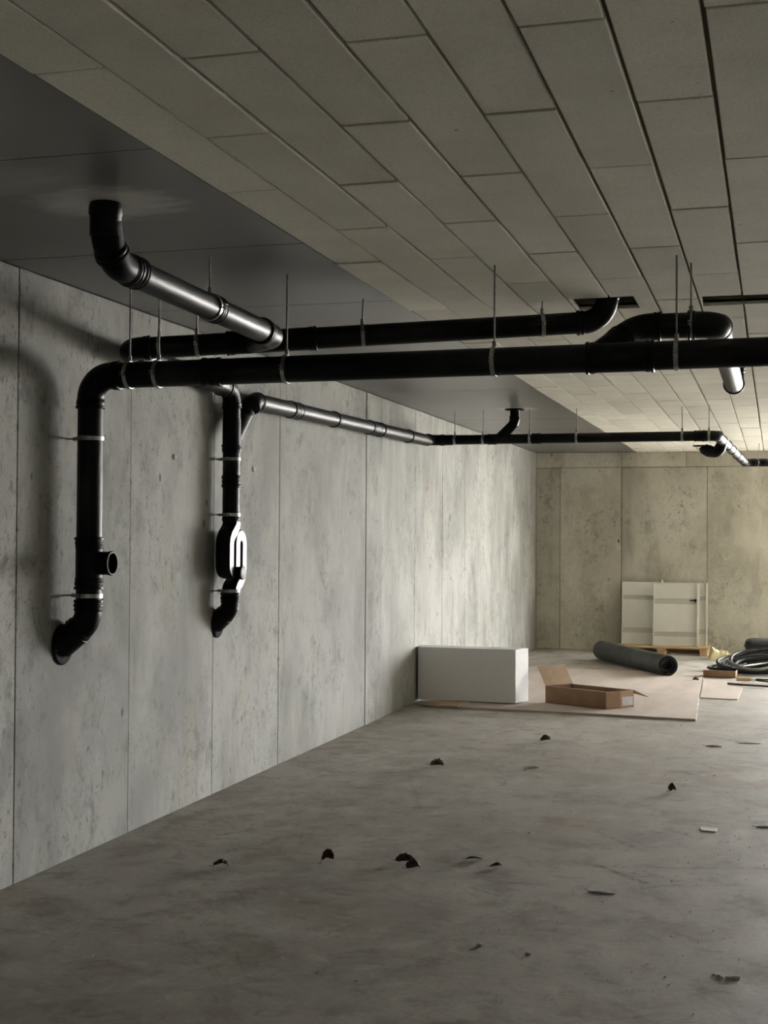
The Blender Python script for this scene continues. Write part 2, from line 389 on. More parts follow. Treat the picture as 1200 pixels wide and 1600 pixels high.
def coupling(par, p, d, r, L=.10):
    p, d = Vector(p), Vector(d).normalized(); o = 1.075
    return MB().turn(p-d*L/2, d, [(0,r),(0,r*o),(.004,r*(o+.055)),(.014,r*(o+.055)),(.018,r*o),(L/2-.008,r*o),(L/2-.005,r*(o+.03)),(L/2+.005,r*(o+.03)),(L/2+.008,r*o),(L-.018,r*o),(L-.014,r*(o+.055)),(L-.004,r*(o+.055)),(L,r*o),(L,r)]).build('coupling', M_fit, par)
def collar(par, p, d, r, L=.05): return sleeve(MB(), p, d, r, L).build('collar', M_fit, par)
def branch(par, p, q, r, name='branch'):
    """oblique inlet: short stub from the run's axis p out to its socket mouth q"""
    p, q = Vector(p), Vector(q); d = (q-p).normalized(); mb = MB().tube([p, q], r*1.05, 28)
    sleeve(mb, q, -d, r, .06); return mb.build(name, M_fit, par)
def clamp(par, p, d, r, to, w=.018):
    """steel strap ring in two halves with ears, hung or held by a threaded rod"""
    p, d = Vector(p), Vector(d).normalized(); to = Vector(to); u = to-p; u = (u-d*u.dot(d)).normalized(); s = d.cross(u)
    ro = r*1.03+.004; mb = MB()
    mb.turn(p-d*w/2, d, [(0,r*1.0),(0,ro),(w,ro),(w,r*1.0)], 28, cap=False)
    for sg in (1,-1):
        c2 = p+s*sg*(ro+.008)
        for k in (-1,1):
            q = [c2+d*a*w*.55+s*b2*.011+u*(k*.005) for a, b2 in ((-1,-1),(1,-1),(1,1),(-1,1))]
            mb.add(q+[x+u*k*.003 for x in q], [(0,1,2,3),(7,6,5,4),(0,4,5,1),(1,5,6,2),(2,6,7,3),(3,7,4,0)])
        mb.turn(c2-u*.013, u, [(0,.0045),(.026,.0045)], 8)
    ring = mb.build('clamp', M_zinc, par, weld=True)
    st = p+u*ro; m2 = MB(); L = (to-st).length; dd = (to-st).normalized()
    m2.turn(st, dd, [(0,.009),(.022,.009),(.022,.004),(L,.004)], 10)
    m2.build('threaded_rod', M_rod, ring)
    return ring

# --- the front run: wall drop with inspection tee at the left, long level pipe across the room
rA = .0585; xA, yA, zA = .118, 5.64, 2.228
PA = thing('drain_pipe', (xA, yA, 1.0), 'thick black drain pipe nearest the camera, dropping down the left wall past an inspection opening', 'pipe')
zAr = lambda x: zA+(x-.3)*.0065
A = lambda x: Vector((x, yA, zAr(x)))
ros = MB().turn((-.001, yA-.03, .998), (1,0,0), [(0,.094),(.006,.094),(.013,.088),(.016,.07),(.016,.03)], 36).build('rosette', M_matte, PA)
elbow(PA, (-.02, yA-.028, .982), (xA, yA-.004, 1.105), (xA, yA, 1.25), rA, .10, .035)
pipe(PA, (-.01,yA-.028,.99), (.075,yA-.012,1.065), rA*1.1)
pipe(PA, (xA,yA,1.12), (xA,yA,1.30), rA)
tee = MB().tube([(xA,yA,1.265),(xA,yA,1.475)], rA*1.05, 28)
sleeve(tee, (xA,yA,1.49), (0,0,-1), rA, .06); sleeve(tee, (xA,yA,1.25), (0,0,1), rA, .06)
tee = tee.build('inspection_tee', M_fit, PA)
mouth = MB().turn((xA,yA,1.371), (1,0,0), [(0,.053),(.105,.053),(.106,.056),(.116,.057),(.119,.055),(.119,.047),(.09,.046),(.085,.0)], 32, cap=False)
mouth.build('inspection_mouth', M_fit, tee)
MB().turn((xA,yA,1.371), (1,0,0), [(.086,.0),(.0861,.046)], 24, cap=False).build('inside', M_inside, tee)
tag(MB().turn((xA,yA,1.371), (1,0,0), [(.1185,.0475),(.1200,.0475),(.1205,.0545),(.1185,.0555)], 32, cap=False).build('mouth_rim', M_rim, tee), 'pale rim of the inspection opening')
pipe(PA, (xA,yA,1.46), (xA,yA,2.12), rA)
elbow(PA, (xA,yA,1.9), (xA,yA,zAr(xA)), A(.6), rA, .105, .045)
pipe(PA, A(.25), A(6.3), rA)
collar(PA, (xA,yA,1.205), (0,0,-1), rA, .05)
coupling(PA, A(.72), (1,0,0), rA, .09)
for z in (1.941, 1.222): clamp(PA, (xA,yA,z), (0,0,1), rA, (0,yA,z))
for x in (.314, .457, 1.072, 2.0, 2.752, 4.2, 5.5): clamp(PA, A(x), (1,0,0), rA, (x, yA, H+.002))
# the oblique branch near the right edge that doubles back above it
wy = MB().tube([A(2.40), A(2.66)], rA*1.06, 28)
sleeve(wy, A(2.385), (1,0,0), rA, .05); sleeve(wy, A(2.665), (-1,0,0), rA, .05); wy.build('branch_sleeve', M_fit, PA)
rD = .053; zD, yD, xD = 2.388, 5.80, 2.905
pD = Vector((2.60, yD, zD)); pE = Vector((2.43, yA, zAr(2.43)))
elbow(PA, A(2.36)+Vector((.05,0,0)), Vector((2.585,yD-.01,zD)), Vector((2.9,yD,zD-.005)), rD, .14, .03, (0,1))
branch(PA, A(2.42), A(2.42)+(Vector((2.585,yD-.01,zD))-A(2.42))*.62, rD)
pipe(PA, (2.62,yD,zD), (2.82,yD,zD), rD)
elbow(PA, (2.7,yD,zD), (xD,yD,zD), (xD,6.4,zD), rD, .085, .035)
pipe(PA, (xD,5.9,zD), (xD,8.18,zD+.01), rD)
elbow(PA, (xD,7.5,zD+.01), (xD,8.26,zD+.01), (xD,8.26,2.9), rD, .075, .035)
pipe(PA, (xD,8.26,2.52), (xD,8.26,H+.02), rD)
clamp(PA, (2.80,yD,zD), (1,0,0), rD, (2.80,yD,H+.002))
elbow(PA, A(6.0), A(6.4), (6.4,yA,2.7), rA, .1, .04); pipe(PA, (6.4,yA,2.4), (6.4,yA,H+.02), rA)

# --- the rear run under the ceiling, fed by the stack through the slab
rB = .0525
B0 = Vector((.115, 6.0, 2.40)); Bd = Vector((1.985,.58,.135)).normalized(); Bx = lambda x: B0+Bd*((x-.115)/Bd.x)
PB = thing('drain_pipe', (.9, 4.285, 2.3), 'black drain pipe behind the front one, fed by a stack through the dark slab', 'pipe')
xB = .100
Brun = Vector((xB, 7.22, 2.356))
elbow(PB, Bx(.6), B0+Vector((-.015,-.005,0)), Brun, rB, .075, .035)
pipe(PB, Bx(.22), Bx(2.25), rB)
end = Bx(2.20); top = Vector((2.36, 6.665, 2.70))
elbow(PB, Bx(1.6), Bx(2.345), Vector((2.365,6.66,2.95)), rB, .12, .035)
pipe(PB, (2.357,6.655,2.66), (2.365,6.66,2.94), rB)
pipe(PB, Vector((xB,6.07,2.398)), Brun, rB)
coupling(PB, (xB,6.85,2.37), (0,1,-.03), rB, .09)
for x in (.271, .444, 1.214, 2.05): clamp(PB, Bx(x), Bd, rB, Vector((Bx(x).x, Bx(x).y, H+.002)))
# stack and its long sloping inlet
xs_, ys_ = .895, 4.285; zS = 2.458
Sdir = Vector((.0, 1.35, -.03))
S0 = Vector((xs_, 4.44, zS)); S1 = Vector((.893, 5.80, 2.432))
st = MB().turn((xs_,ys_,H+.01), (0,0,-1), [(0,rB),(.02,rB*1.12),(.045,rB*1.12),(.05,rB*1.05),(.12,rB*1.04)], 28).build('stack_stub', M_fit, PB)
Sc = Vector((xs_, ys_+.03, zS+.01))
mb = MB(); pts, p0, p1, d0, d1 = arc((xs_,ys_,H), (xs_,ys_+.012,zS+.062), (xs_,ys_+.075,zS+.012), .09, 8)
mb.tube([(xs_,ys_,H-.06)]+pts+[p1+d1*.01], rB*1.06, 28)
sleeve(mb, p1+d1*.022, -d1, rB*1.03, .045)
mb.build('elbow', M_fit, PB)
mb = MB(); pts, p0, p1, d0, d1 = arc(Vector((xs_,ys_,zS+.085)), (xs_,ys_+.085,zS), (xs_,4.9,zS-.009), .10, 8)
mb.tube([p0-d0*.02]+pts+[p1+d1*.03], rB*1.06, 28); sleeve(mb, p1+d1*.075, -d1, rB, .06); mb.build('elbow', M_fit, PB)
pipe(PB, (xs_,4.40,zS-.001), S1, rB)
Sv = (S1-S0).normalized()
collar(PB, S0+Sv*.095, -Sv, rB, .05)
sp = S0+Sv*.79
coupling(PB, sp+Sv*.015, Sv, rB, .06)
clamp(PB, sp-Sv*.03, Sv, rB, Vector((sp.x, sp.y-.03, H+.002)))
wy = MB().tube([Bx(.60), Bx(.98)], rB*1.06, 28); sleeve(wy, Bx(.58), Bd, rB, .05); sleeve(wy, Bx(1.0), -Bd, rB, .05); wy.build('branch_sleeve', M_fit, PB)
mb = MB(); pts, p0, p1, d0, d1 = arc(S1, (.888,5.96,2.43), Bx(.70), .16, 8)
mb.tube([S1+Sv*.0]+pts+[Bx(.70)], rB*1.05, 28); sleeve(mb, S1-Sv*.01, Sv, rB*1.02, .07); mb.build('branch', M_fit, PB)

# --- the trapped drop on the wall
rC = .0505; x2, y2 = .095, 7.385
PT = thing('drain_pipe', (x2, y2, 1.0), 'black pipe drop with an S-shaped trap, second on the left wall', 'pipe')
MB().turn((-.001,y2+.03,.985), (1,0,0), [(0,.082),(.006,.082),(.012,.076),(.015,.06),(.015,.03)], 36).build('rosette', M_matte, PT)
elbow(PT, (-.02,y2+.02,.972), (x2,y2,1.075), (x2,y2,1.2), rC, .09, .03)
pipe(PT, (-.01,y2+.02,.98), (.06,y2+.01,1.045), rC*1.1)
pipe(PT, (x2,y2,1.07), (x2,y2,1.19), rC); collar(PT, (x2,y2,1.17), (0,0,-1), rC, .05)
def planar_sweep(path, half_w, xa, xb, name, par):
    """body swept in the wall's plane: rounded sides, flat face towards the room"""
    pts = [Vector((0,p[0],p[1])) for p in path]; n = len(pts); mb = MB()
    hw = half_w if isinstance(half_w,(list,tuple)) else [half_w]*n
    prof = [(-1,xa+.018),(-.82,xa+.004),(-.5,xa),(.5,xa),(.82,xa+.004),(1,xa+.018),(1,xb-.012),(.94,xb-.004),(.84,xb),(-.84,xb),(-.94,xb-.004),(-1,xb-.012)]
    for i, p in enumerate(pts):
        t = (pts[min(i+1,n-1)]-pts[max(i-1,0)]).normalized(); nm = Vector((0,-t.z,t.y))
        for (s_, x) in prof: q = p+nm*s_*hw[i]; mb.v.append(Vector((x,q.y,q.z)))
    k = len(prof)
    for i in range(n-1):
        for j in range(k): mb.f.append((i*k+j, i*k+(j+1)%k, (i+1)*k+(j+1)%k, (i+1)*k+j))
    mb.f.append(tuple(range(k))[::-1]); mb.f.append(tuple((n-1)*k+j for j in range(k)))
    return mb.build(name, M_trap, par, weld=True, angle=32)
def uturn(cy, cz, r, up, y_from_left, n=10):
    out = []
    for i in range(n+1):
        w = math.pi*i/n; out.append((cy-r*math.cos(w), cz+(r*math.sin(w) if up else -r*math.sin(w))))
    return out
path = [(y2+.006,1.585),(y2+.002,1.565),(7.372,1.543),(7.345,1.522),(7.315,1.502),(7.297,1.478),(7.290,1.45),(7.290,1.36)]
path += uturn(7.3385,1.335,.0485,False,True) + [(7.387,1.39)] + uturn(7.437,1.452,.050,True,True) + [(7.487,1.37),(7.487,1.31),(7.482,1.28),(7.465,1.25),(7.435,1.225),(7.405,1.208),(y2+.003,1.19),(y2,1.175)]
trap = planar_sweep(path, .0350, x2-.045, x2+.047, 'trap', PT); tag(trap, 'flat-faced S-shaped trap of the black drop')
MB().turn((x2+.03,7.385,1.285),(1,0,0),[(0,.036),(.036,.036),(.038,.040),(.050,.040),(.052,.034),(.052,.0)],24).build('cleaning_plug', M_fit, PT)
MB().turn((x2,y2,1.56),(0,0,1),[(0,.040),(.02,.046),(.03,.0525),(.045,.0525),(.05,.0505)],28).build('collar', M_fit, PT)
pipe(PT, (x2,y2,1.58), (x2,y2,2.25), rC)
coupling(PT, (x2,y2,1.815), (0,0,1), rC, .07); collar(PT, (x2,y2,2.03), (0,0,-1), rC, .05)
for z in (1.945, 1.622, 1.180): clamp(PT, (x2,y2,z), (0,0,1), rC, (0,y2,z))
elbow(PT, (x2,y2,2.0), (x2,y2,2.352), (x2,7.0,2.363), rC, .085, .03)
collar(PT, (x2,7.21,2.356), (0,1,0), rC, .06)
MB().tube([(x2,y2,2.02),(x2,y2,2.18)], rC*1.06, 28).build('branch_sleeve', M_fit, PT)
branch(PT, (x2,y2+.01,2.06), (x2+.002,7.585,2.235), rC)

# --- the far run: along the left wall, then across the far half of the room
rF = .0435; yF, zF = 12.1, 2.383
PF = thing('drain_pipe', (.105, 7.75, 2.2), 'long drain pipe running along the left wall and then across the far end', 'pipe')
c0 = Vector((.100, 7.72, 2.315)); c1 = Vector((.112, 11.98, 2.372)); cdv = (c1-c0).normalized(); rW = .0515
elbow(PF, (x2,7.45,2.12), c0, c1, rW, .10, .03)
pipe(PF, c0+cdv*.05, c1-cdv*.02, rW)
for y, L in ((8.42,.16),(9.25,.05),(10.22,.20),(10.42,.05),(11.28,.05)):
    p = c0+cdv*((y-c0.y)/cdv.y)
    (coupling(PF, p, cdv, rW, L) if L > .1 else collar(PF, p, cdv, rW*.99, .05))
Fx = lambda x: Vector((x, yF, zF+(x-.15)*.002))
elbow(PF, c0, Vector((.112,yF,zF)), Fx(1), rF*1.06, .08, .04)
pipe(PF, Fx(.2), Fx(2.60), rF)
for x in (.27, .68, 1.08, 2.5): coupling(PF, Fx(x), (1,0,0), rF, .08)
for x in (.335, .596, 1.022, 1.44, 2.357): clamp(PF, Fx(x), (1,0,0), rF, (x,yF,H+.002), .02)
# stack through the slab
sx = .885
MB().turn((sx,yF,H-.001), (0,0,-1), [(0,.088),(.005,.088),(.007,.08),(.007,.03)], 32).build('rosette', M_matte, PF)
pipe(PF, (sx,yF,H), (sx,yF,2.56), rF)
elbow(PF, (sx,yF,H), (sx,yF,2.525), Fx(.735), rF, .10, .02, (1,0)); MB().tube([(sx,yF,2.525), Fx(.735)], rF*1.05, 24).build('branch', M_fit, PF)
# second turn and the last run
e0 = Fx(2.655); e1 = Vector((2.785, 17.0, 2.418)); ed = (e1-e0).normalized()
elbow(PF, Fx(2), e0, e1, rF, .085, .04)
pipe(PF, e0+ed*.1, e1-ed*.06, rF)
clamp(PF, Fx(2.585), (1,0,0), rF, (2.585,yF,H+.002), .02)
for y, L in ((12.75,.10),(13.5,.05),(14.25,.10),(15.1,.05),(15.9,.10),(16.5,.08)):
    p = e0+ed*((y-e0.y)/ed.y); (coupling(PF, p, ed, rF, L) if L > .06 else collar(PF, p, ed, rF, .05))
elbow(PF, e0, e1, e1+Vector((1,0,0)), rF, .085, .04)
lx = e1+Vector((1.05,0,.0))
pipe(PF, e1+Vector((.08,0,0)), lx, rF); coupling(PF, e1+Vector((.20,0,0)), (1,0,0), rF, .09)
clamp(PF, e1+Vector((.16,0,0)), (1,0,0), rF, (e1.x+.16,e1.y,H+.002), .02)
elbow(PF, e1+Vector((.4,0,0)), lx+Vector((.1,0,0)), lx+Vector((.1,0,.4)), rF, .085, .03); pipe(PF, lx+Vector((.1,0,.09)), lx+Vector((.1,0,H+.02-lx.z)), rF)
# hanging inlet with a flat flange on the second turn
br = e0+ed*.75
pts, p0, p1, d0, d1 = arc(br, br+Vector((-.045,.0,-.105)), br+Vector((-.16,0,-.085)), .055, 8)
mb = MB().tube([br]+pts+[br+Vector((-.13,0,-.09)), br+Vector((-.165,0,-.07)), br+Vector((-.178,0,-.045))], [rF]+[rF*1.2]*(len(pts))+[rF*1.25,rF*1.2,rF*1.0], 24)
mb.build('branch', M_fit, PF)
MB().turn(br+Vector((-.185,0,-.047)), (0,0,1), [(0,.085),(.010,.085)], 28).build('flange', M_fit, PF)

# ------------------------------------------------------------------ wall plugs
for (y, z, t) in ((6.804,1.926,'pale plug in the left wall between the two black drops'),(7.975,1.917,'small pale plug in the left wall right of the trapped drop')):
    o = MB().turn((-.001,y,z), (1,0,0), [(0,.017),(.004,.017),(.010,.012),(.012,.004)], 18).build('wall_plug', M_paper, origin=(0,y,z)); tag(o, t, 'plug')

# ------------------------------------------------------------------ things on the floor
# flattened cardboard
def sheet(name, poly, z0, z1, M, label):
    cx = sum(p[0] for p in poly)/len(poly); cy = sum(p[1] for p in poly)/len(poly)
    pts = []
    for i in range(len(poly)):                       # slightly wavy torn edge
        a, b2 = Vector((*poly[i],0)), Vector((*poly[(i+1)%len(poly)],0)); k = max(1, int((b2-a).length/.12))
        for j in range(k):
            p = a.lerp(b2, j/k); w = noise.noise(p*5)*.006 if j else 0; pts.append((p.x+w, p.y+w))
    o = MB().prism(pts, z0, z1).build(name, M, origin=(cx,cy,z0), smooth=False); return tag(o, label, 'cardboard')
sheet('cardboard_sheet', [(.20,11.70),(1.5,11.62),(2.508,11.513),(2.443,13.30),(.75,13.36),(.23,13.2)], .0008, .018, M_card_sheet, 'large flattened cardboard sheet under the white foam block and open box')
sheet('cardboard_sheet', [(.70,13.40),(2.44,13.345),(2.37,15.7),(.45,15.5)], .0008, .009, M_card_sheet, 'flattened cardboard sheet lying in front of the dark roll')
sheet('cardboard_sheet', [(2.46,13.17),(2.80,13.14),(2.83,14.6),(2.40,14.95)], .0008, .009, M_card_sheet, 'small cardboard sheet in front of the black hose coil')
sheet('cardboard_flap', [(.115,11.70),(.475,11.655),(.50,12.0),(.13,11.99)], .0185, .028, M_card, 'short brown cardboard strip at the foot of the foam block')

# white foam block
fb = MB().prism([(.022,12.0),(.918,12.0),(1.0,12.2),(.010,12.24)], .0285, .505).build('foam_block', M_foam, origin=(.5,12.1,.0285), bevel=.008, smooth=False)
tag(fb, 'white foam block standing on cardboard against the left wall', 'block')

# open cardboard box
bx = thing('cardboard_box', (1.54,12.19,.0185), 'open brown cardboard box with one flap up beside the foam block', 'box')
P = [Vector((1.15,12.22,.0185)), Vector((1.731,11.905,.0185)), Vector((1.941,12.155,.0185)), Vector((1.36,12.47,.0185))]
hB = Vector((0,0,.150)); t = .005
MB().slabquad(P, t).build('bottom', M_card_dark, bx, smooth=False)
for i in range(4):
    a, b2 = P[i], P[(i+1)%4]
    MB().slabquad([a, b2, b2+hB, a+hB], -t).build('side', M_card_dark, bx, smooth=False)
a, b2 = P[3]+hB, P[0]+hB
MB().slabquad([b2, a, a+Vector((-.085,.05,.165)), b2+Vector((-.085,.06,.165))], t).build('flap', M_card, bx, smooth=False)
a, b2 = P[0]+hB, P[1]+hB; inn = (P[3]-P[0]).normalized()
MB().slabquad([a+inn*.004, b2+inn*.004, b2+inn*.105+Vector((0,0,-.012)), a+inn*.105+Vector((0,0,-.012))], -.004).build('flap', M_card, bx, smooth=False)
a, b2 = P[2]+hB, P[3]+hB
MB().slabquad([a, a.lerp(b2,.30), a.lerp(b2,.30)+Vector((.14,.13,-.05)), a+Vector((.12,.08,-.065))], .004).build('flap', M_card_dark, bx, smooth=False)
e = (P[2]-P[1]); nE = Vector((e.y,-e.x,0)).normalized()*.0012
lab = [P[1]+e*.58+Vector((0,0,.02)), P[1]+e*.97+Vector((0,0,.02)), P[1]+e*.97+Vector((0,0,.095)), P[1]+e*.58+Vector((0,0,.095))]
tag(MB().slabquad([p+nE for p in lab], .0008).build('label', M_label, bx, smooth=False), 'pale shipping label')
tp = [P[1]+e*.52, P[1]+e*.97, P[1]+e*.97+hB, P[1]+e*.52+hB]
MB().slabquad([p+nE*.4 for p in tp], .0004).build('tape', M_tape, bx, smooth=False)

# rolled membrane
q0, q1 = Vector((1.07,17.0,.117)), Vector((2.02,15.12,.117)); dv = (q1-q0).normalized(); Lr = (q1-q0).length; rR = .108
mr = thing('membrane_roll', (1.55,16.06,.012), 'dark grey roll of membrane lying on the floor by the pallet', 'roll')
side = dv.cross(Vector((0,0,1))).normalized(); up = Vector((0,0,1))
def wrap(name, M, t0, t1, r0_, r1_, la, lb):
    mb = MB(); ns = 160; rows = (la, la+.012, lb-.012, lb)
    for k, tt in enumerate(rows):
        for i in range(ns):
            w = i/(ns-1); th = t0+(t1-t0)*w; r = r0_+(r1_-r0_)*w-(.003 if k in (0,3) else 0)
            mb.v.append(q0+dv*tt+(side*math.cos(th)+up*math.sin(th)*.985)*r)
    for k in range(3):
        for i in range(ns-1): mb.f.append((k*ns+i, k*ns+i+1, (k+1)*ns+i+1, (k+1)*ns+i))
    o = mb.build(name, M, mr, angle=60); so = o.modifiers.new('thickness','SOLIDIFY'); so.thickness = .008; so.offset = -1
wrap('outer_wrap', M_roll, -1.9, -1.9+2*math.pi*1.15, rR, rR*.975, 0, Lr-.006)
for k in range(3): wrap('inner_wrap', M_roll_end, -1.9+k, -1.9+k+2*math.pi*1.1, rR*(.86-.17*k), rR*(.75-.17*k), .004, Lr+.004-.012*k)
MB().turn(q0+dv*(Lr-.10), dv, [(0,rR*.9),(.001,0)], 36, cap=False).build('roll_end', M_roll_end, mr)
MB().turn(q0+dv*.012, -dv, [(0,rR*.93),(.001,rR*.93),(.002,.01)], 36).build('roll_end', M_roll, mr)

# pallet
pl = thing('pallet', (1.72,18.13,0), 'wooden pallet under the white metal sheets by the back wall', 'pallet')
for y in (17.90, 18.11, 18.32): MB().box((1.12,y-.005,.083),(2.315,y+.095,.104)).build('deck_board', M_wood, pl, bevel=.003, smooth=False)
for x in (1.14, 1.67, 2.205):
    MB().box((x,17.90,.062),(x+.10,18.41,.083)).build('cross_board', M_wood, pl, bevel=.003, smooth=False)
    MB().box((x,17.90,.0),(x+.10,18.405,.018)).build('skid', M_wood, pl, bevel=.003, smooth=False)
    for y in (17.905, 18.11, 18.31): MB().box((x+.002,y,.018),(x+.098,y+.095,.062)).build('block', M_wood, pl, bevel=.003, smooth=False)

MB().box((1.13,18.407,.0),(2.305,18.435,.083)).build('rear_light_stop', M_wood, pl, bevel=.003, smooth=False)  # added across the back to stop light showing through the pallet gaps
# white sheet-metal panels leaning on the back wall, with notched flanges
def metal_sheet(name, x0, x1, z0, z1, yb, yt, label, fl, bands):
    """leans from y=yb at its foot to y=yt at its head"""
    o = thing(name, ((x0+x1)/2, yb, z0), label, 'sheet')
    Y = lambda z: yb+(yt-yb)*(z-z0)/(z1-z0)
    zs = [z0]+[z for b in bands for z in b]+[z1]
    for i in range(len(zs)-1):
        za, zb = zs[i], zs[i+1]; rec = .012 if i % 2 else 0
        MB().slabquad([(x0,Y(za)+rec,za),(x1,Y(za)+rec,za),(x1,Y(zb)+rec,zb),(x0,Y(zb)+rec,zb)], -.004).build('band' if rec else 'face', M_white_shade if rec else M_white, o, smooth=False)
    for x, w in fl:
        mb = MB(); nn = 24                         # flange turned towards the room, with a row of notches
        for i in range(nn):
            za = z0+(z1-z0)*i/nn; zb = z0+(z1-z0)*(i+1)/nn; zm = za+(zb-za)*.62
            mb.box((x,Y(za)-.034,za),(x+w,Y(za)+.002,zm)); mb.box((x+.002,Y(za)-.028,zm),(x+w-.004,Y(za)+.002,zb))
        mb.build('flange', M_white, o, smooth=False)
    return o
ws = metal_sheet('metal_sheet', 1.178, 2.285, .105, .92, 18.24, 18.36, 'wide white metal sheet leaning on the back wall behind the narrow one', [(1.178,.012),(2.262,.024)], [(.255,.32),(.69,.745)])
wn = metal_sheet('metal_sheet', 1.60, 2.185, .105, .905, 18.10, 18.24, 'narrow white metal sheet standing in front of the wide one on the pallet', [(1.60,.012),(2.155,.028)], [(.225,.285),(.645,.71)])
MB().box((2.065,18.188,.685),(2.15,18.196,.70)).build('slot', M_roll_end, wn, smooth=False)
MB().prism([(0,0),(.03,.006),(.03,.030),(0,.024)], 0, .004)
MB().box((2.12,18.178,.675),(2.15,18.192,.712)).build('slot', M_roll_end, wn, smooth=False)
cl = MB(); cl.box((1.70,18.19,.885),(1.722,18.215,.955)); cl.box((1.722,18.192,.885),(1.745,18.21,.925)); cl.build('clip', M_white, wn, smooth=False)

# crumpled film bag: a low heap of folded film
mb = MB(); nu, nv = 44, 26
for side_ in (1, 0):
    for i in range(nu+1):
        for j in range(nv+1):
            u = i/nu; v = j/nv*2-1; w = (1-.40*u)*(1+.12*math.sin(u*11))
            e2 = max(0, 1-abs(v)**2.6)*min(1, u*9)*min(1, (1-u)*5)
            x = 2.345+.31*u+.012*math.sin(v*7); y = 17.50-.05*u+v*.125*w
            fold = abs(noise.noise(Vector((x*7+y*5, y*8, 1.3))))*.085+abs(noise.noise(Vector((x*19, y*13-x*9, 4.1))))*.04
            hgt = (.075+.105*(1-u)**.7)*e2**.5*(.62+fold*5)
            mb.v.append(Vector((x, y, max(.001, hgt)*side_+.0005)))
m_ = (nu+1)*(nv+1)
for i in range(nu):
    for j in range(nv):
        a0 = i*(nv+1)+j; mb.f.append((a0, a0+nv+1, a0+nv+2, a0+1)); mb.f.append((m_+a0, m_+a0+1, m_+a0+nv+2, m_+a0+nv+1))
tag(mb.build('film_bag', M_bag, origin=(2.48,17.47,0), angle=28, weld=True), 'crumpled pale yellow film bag at the end of the pallet', 'bag')

# hose coil: one hose wound in loose loops
pts = []; N = 900; turns = 10
for i in range(N):
    w = i/(N-1); th = w*turns*2*math.pi+2.6; k = w*turns
    rx = .43+.10*math.sin(k*1.9)+.03*math.sin(k*5.3); ry = .36+.08*math.cos(k*2.3)
    hk = .07+.07*(1+math.sin(k*1.37+.6))*.5+.05*w; ph = .75+.9*math.sin(k*.93)
    z = .0195+.004*k+hk*(.5+.5*math.cos(th-ph))**1.2
    pts.append(Vector((3.0+.07*math.sin(k*1.3)+rx*math.cos(th), 15.98+.05*math.cos(k*2.1)+ry*math.sin(th), z)))
tag(MB().tube(pts, .0165, 8).build('hose_coil', M_hose, origin=(2.93,15.98,0), angle=60), 'loose coil of black hose on the floor at the right edge', 'hose')
pts = [Vector((2.62+.75*w, 15.62-.28*math.sin(w*3.0)+.5*w*w, .15-.10*math.sin(w*math.pi)+.13*w*w)) for w in [i/40 for i in range(41)]]
M_hose2 = noisy('grey_hose', (.10,.105,.11), (.15,.155,.16), 15, .4)
tag(MB().tube(pts, .016, 10).build('hose', M_hose2, origin=(2.9,15.6,0)), 'single lighter grey hose hanging over the black hose coil', 'hose')

# black tub behind it
tb = thing('tub', (3.12,17.65,0), 'black rounded tub behind the hose coil at the right edge', 'tub')
def rrect(cx, cy, hx, hy, r, n=6):
    out = []
    for q, (sx_, sy_) in enumerate(((1,1),(-1,1),(-1,-1),(1,-1))):
        for i in range(n+1):
            w = (q+i/n)*math.pi/2; out.append((cx+sx_*(hx-r)+r*math.cos(w), cy+sy_*(hy-r)+r*math.sin(w)))
    return out
mb = MB(); lev = [(.0,.30,.24,.07),(.06,.33,.265,.08),(.16,.345,.28,.09),(.215,.345,.28,.09),(.24,.325,.26,.08),(.252,.28,.215,.07),(.256,.2,.14,.05)]
for (z, hx, hy, r) in lev: mb.v += [Vector((x,y,z)) for x, y in rrect(3.12,17.65,hx,hy,r)]
k = len(rrect(0,0,1,1,.1))
for i in range(len(lev)-1):
    for j in range(k): mb.f.append((i*k+j, i*k+(j+1)%k, (i+1)*k+(j+1)%k, (i+1)*k+j))
mb.f.append(tuple(range(k))[::-1]); mb.f.append(tuple((len(lev)-1)*k+j for j in range(k))); mb.build('body', M_tub, tb, angle=50)
mb = MB()
for z, e2 in ((.165,.0),(.168,.012),(.185,.012),(.188,.0)): mb.v += [Vector((x,y,z)) for x, y in rrect(3.12,17.65,.345+e2,.28+e2,.09+e2)]
for i in range(3):
    for j in range(k): mb.f.append((i*k+j, i*k+(j+1)%k, (i+1)*k+(j+1)%k, (i+1)*k+j))
mb.build('rim', M_tub, tb, angle=50)

# shallow cardboard tray in front of the hose
tr = thing('cardboard_tray', (2.55,15.27,.0095), 'shallow dark brown cardboard tray in front of the hose coil', 'tray')
Q = [Vector((2.385,15.2,.0095)),Vector((2.725,15.185,.0095)),Vector((2.74,15.36,.0095)),Vector((2.40,15.375,.0095))]
MB().slabquad(Q, .004).build('bottom', M_card_dark, tr, smooth=False)
for i in range(4):
    a, b2 = Q[i], Q[(i+1)%4]; hh = Vector((0,0,.068)) if i != 2 else Vector((0,0,.05)); oo = Vector((0,-.012,0)) if i == 0 else Vector((0,0,0))
    MB().slabquad([a, b2, b2+hh+oo, a+hh+oo], -.004).build('side', M_card_dark, tr, smooth=False)

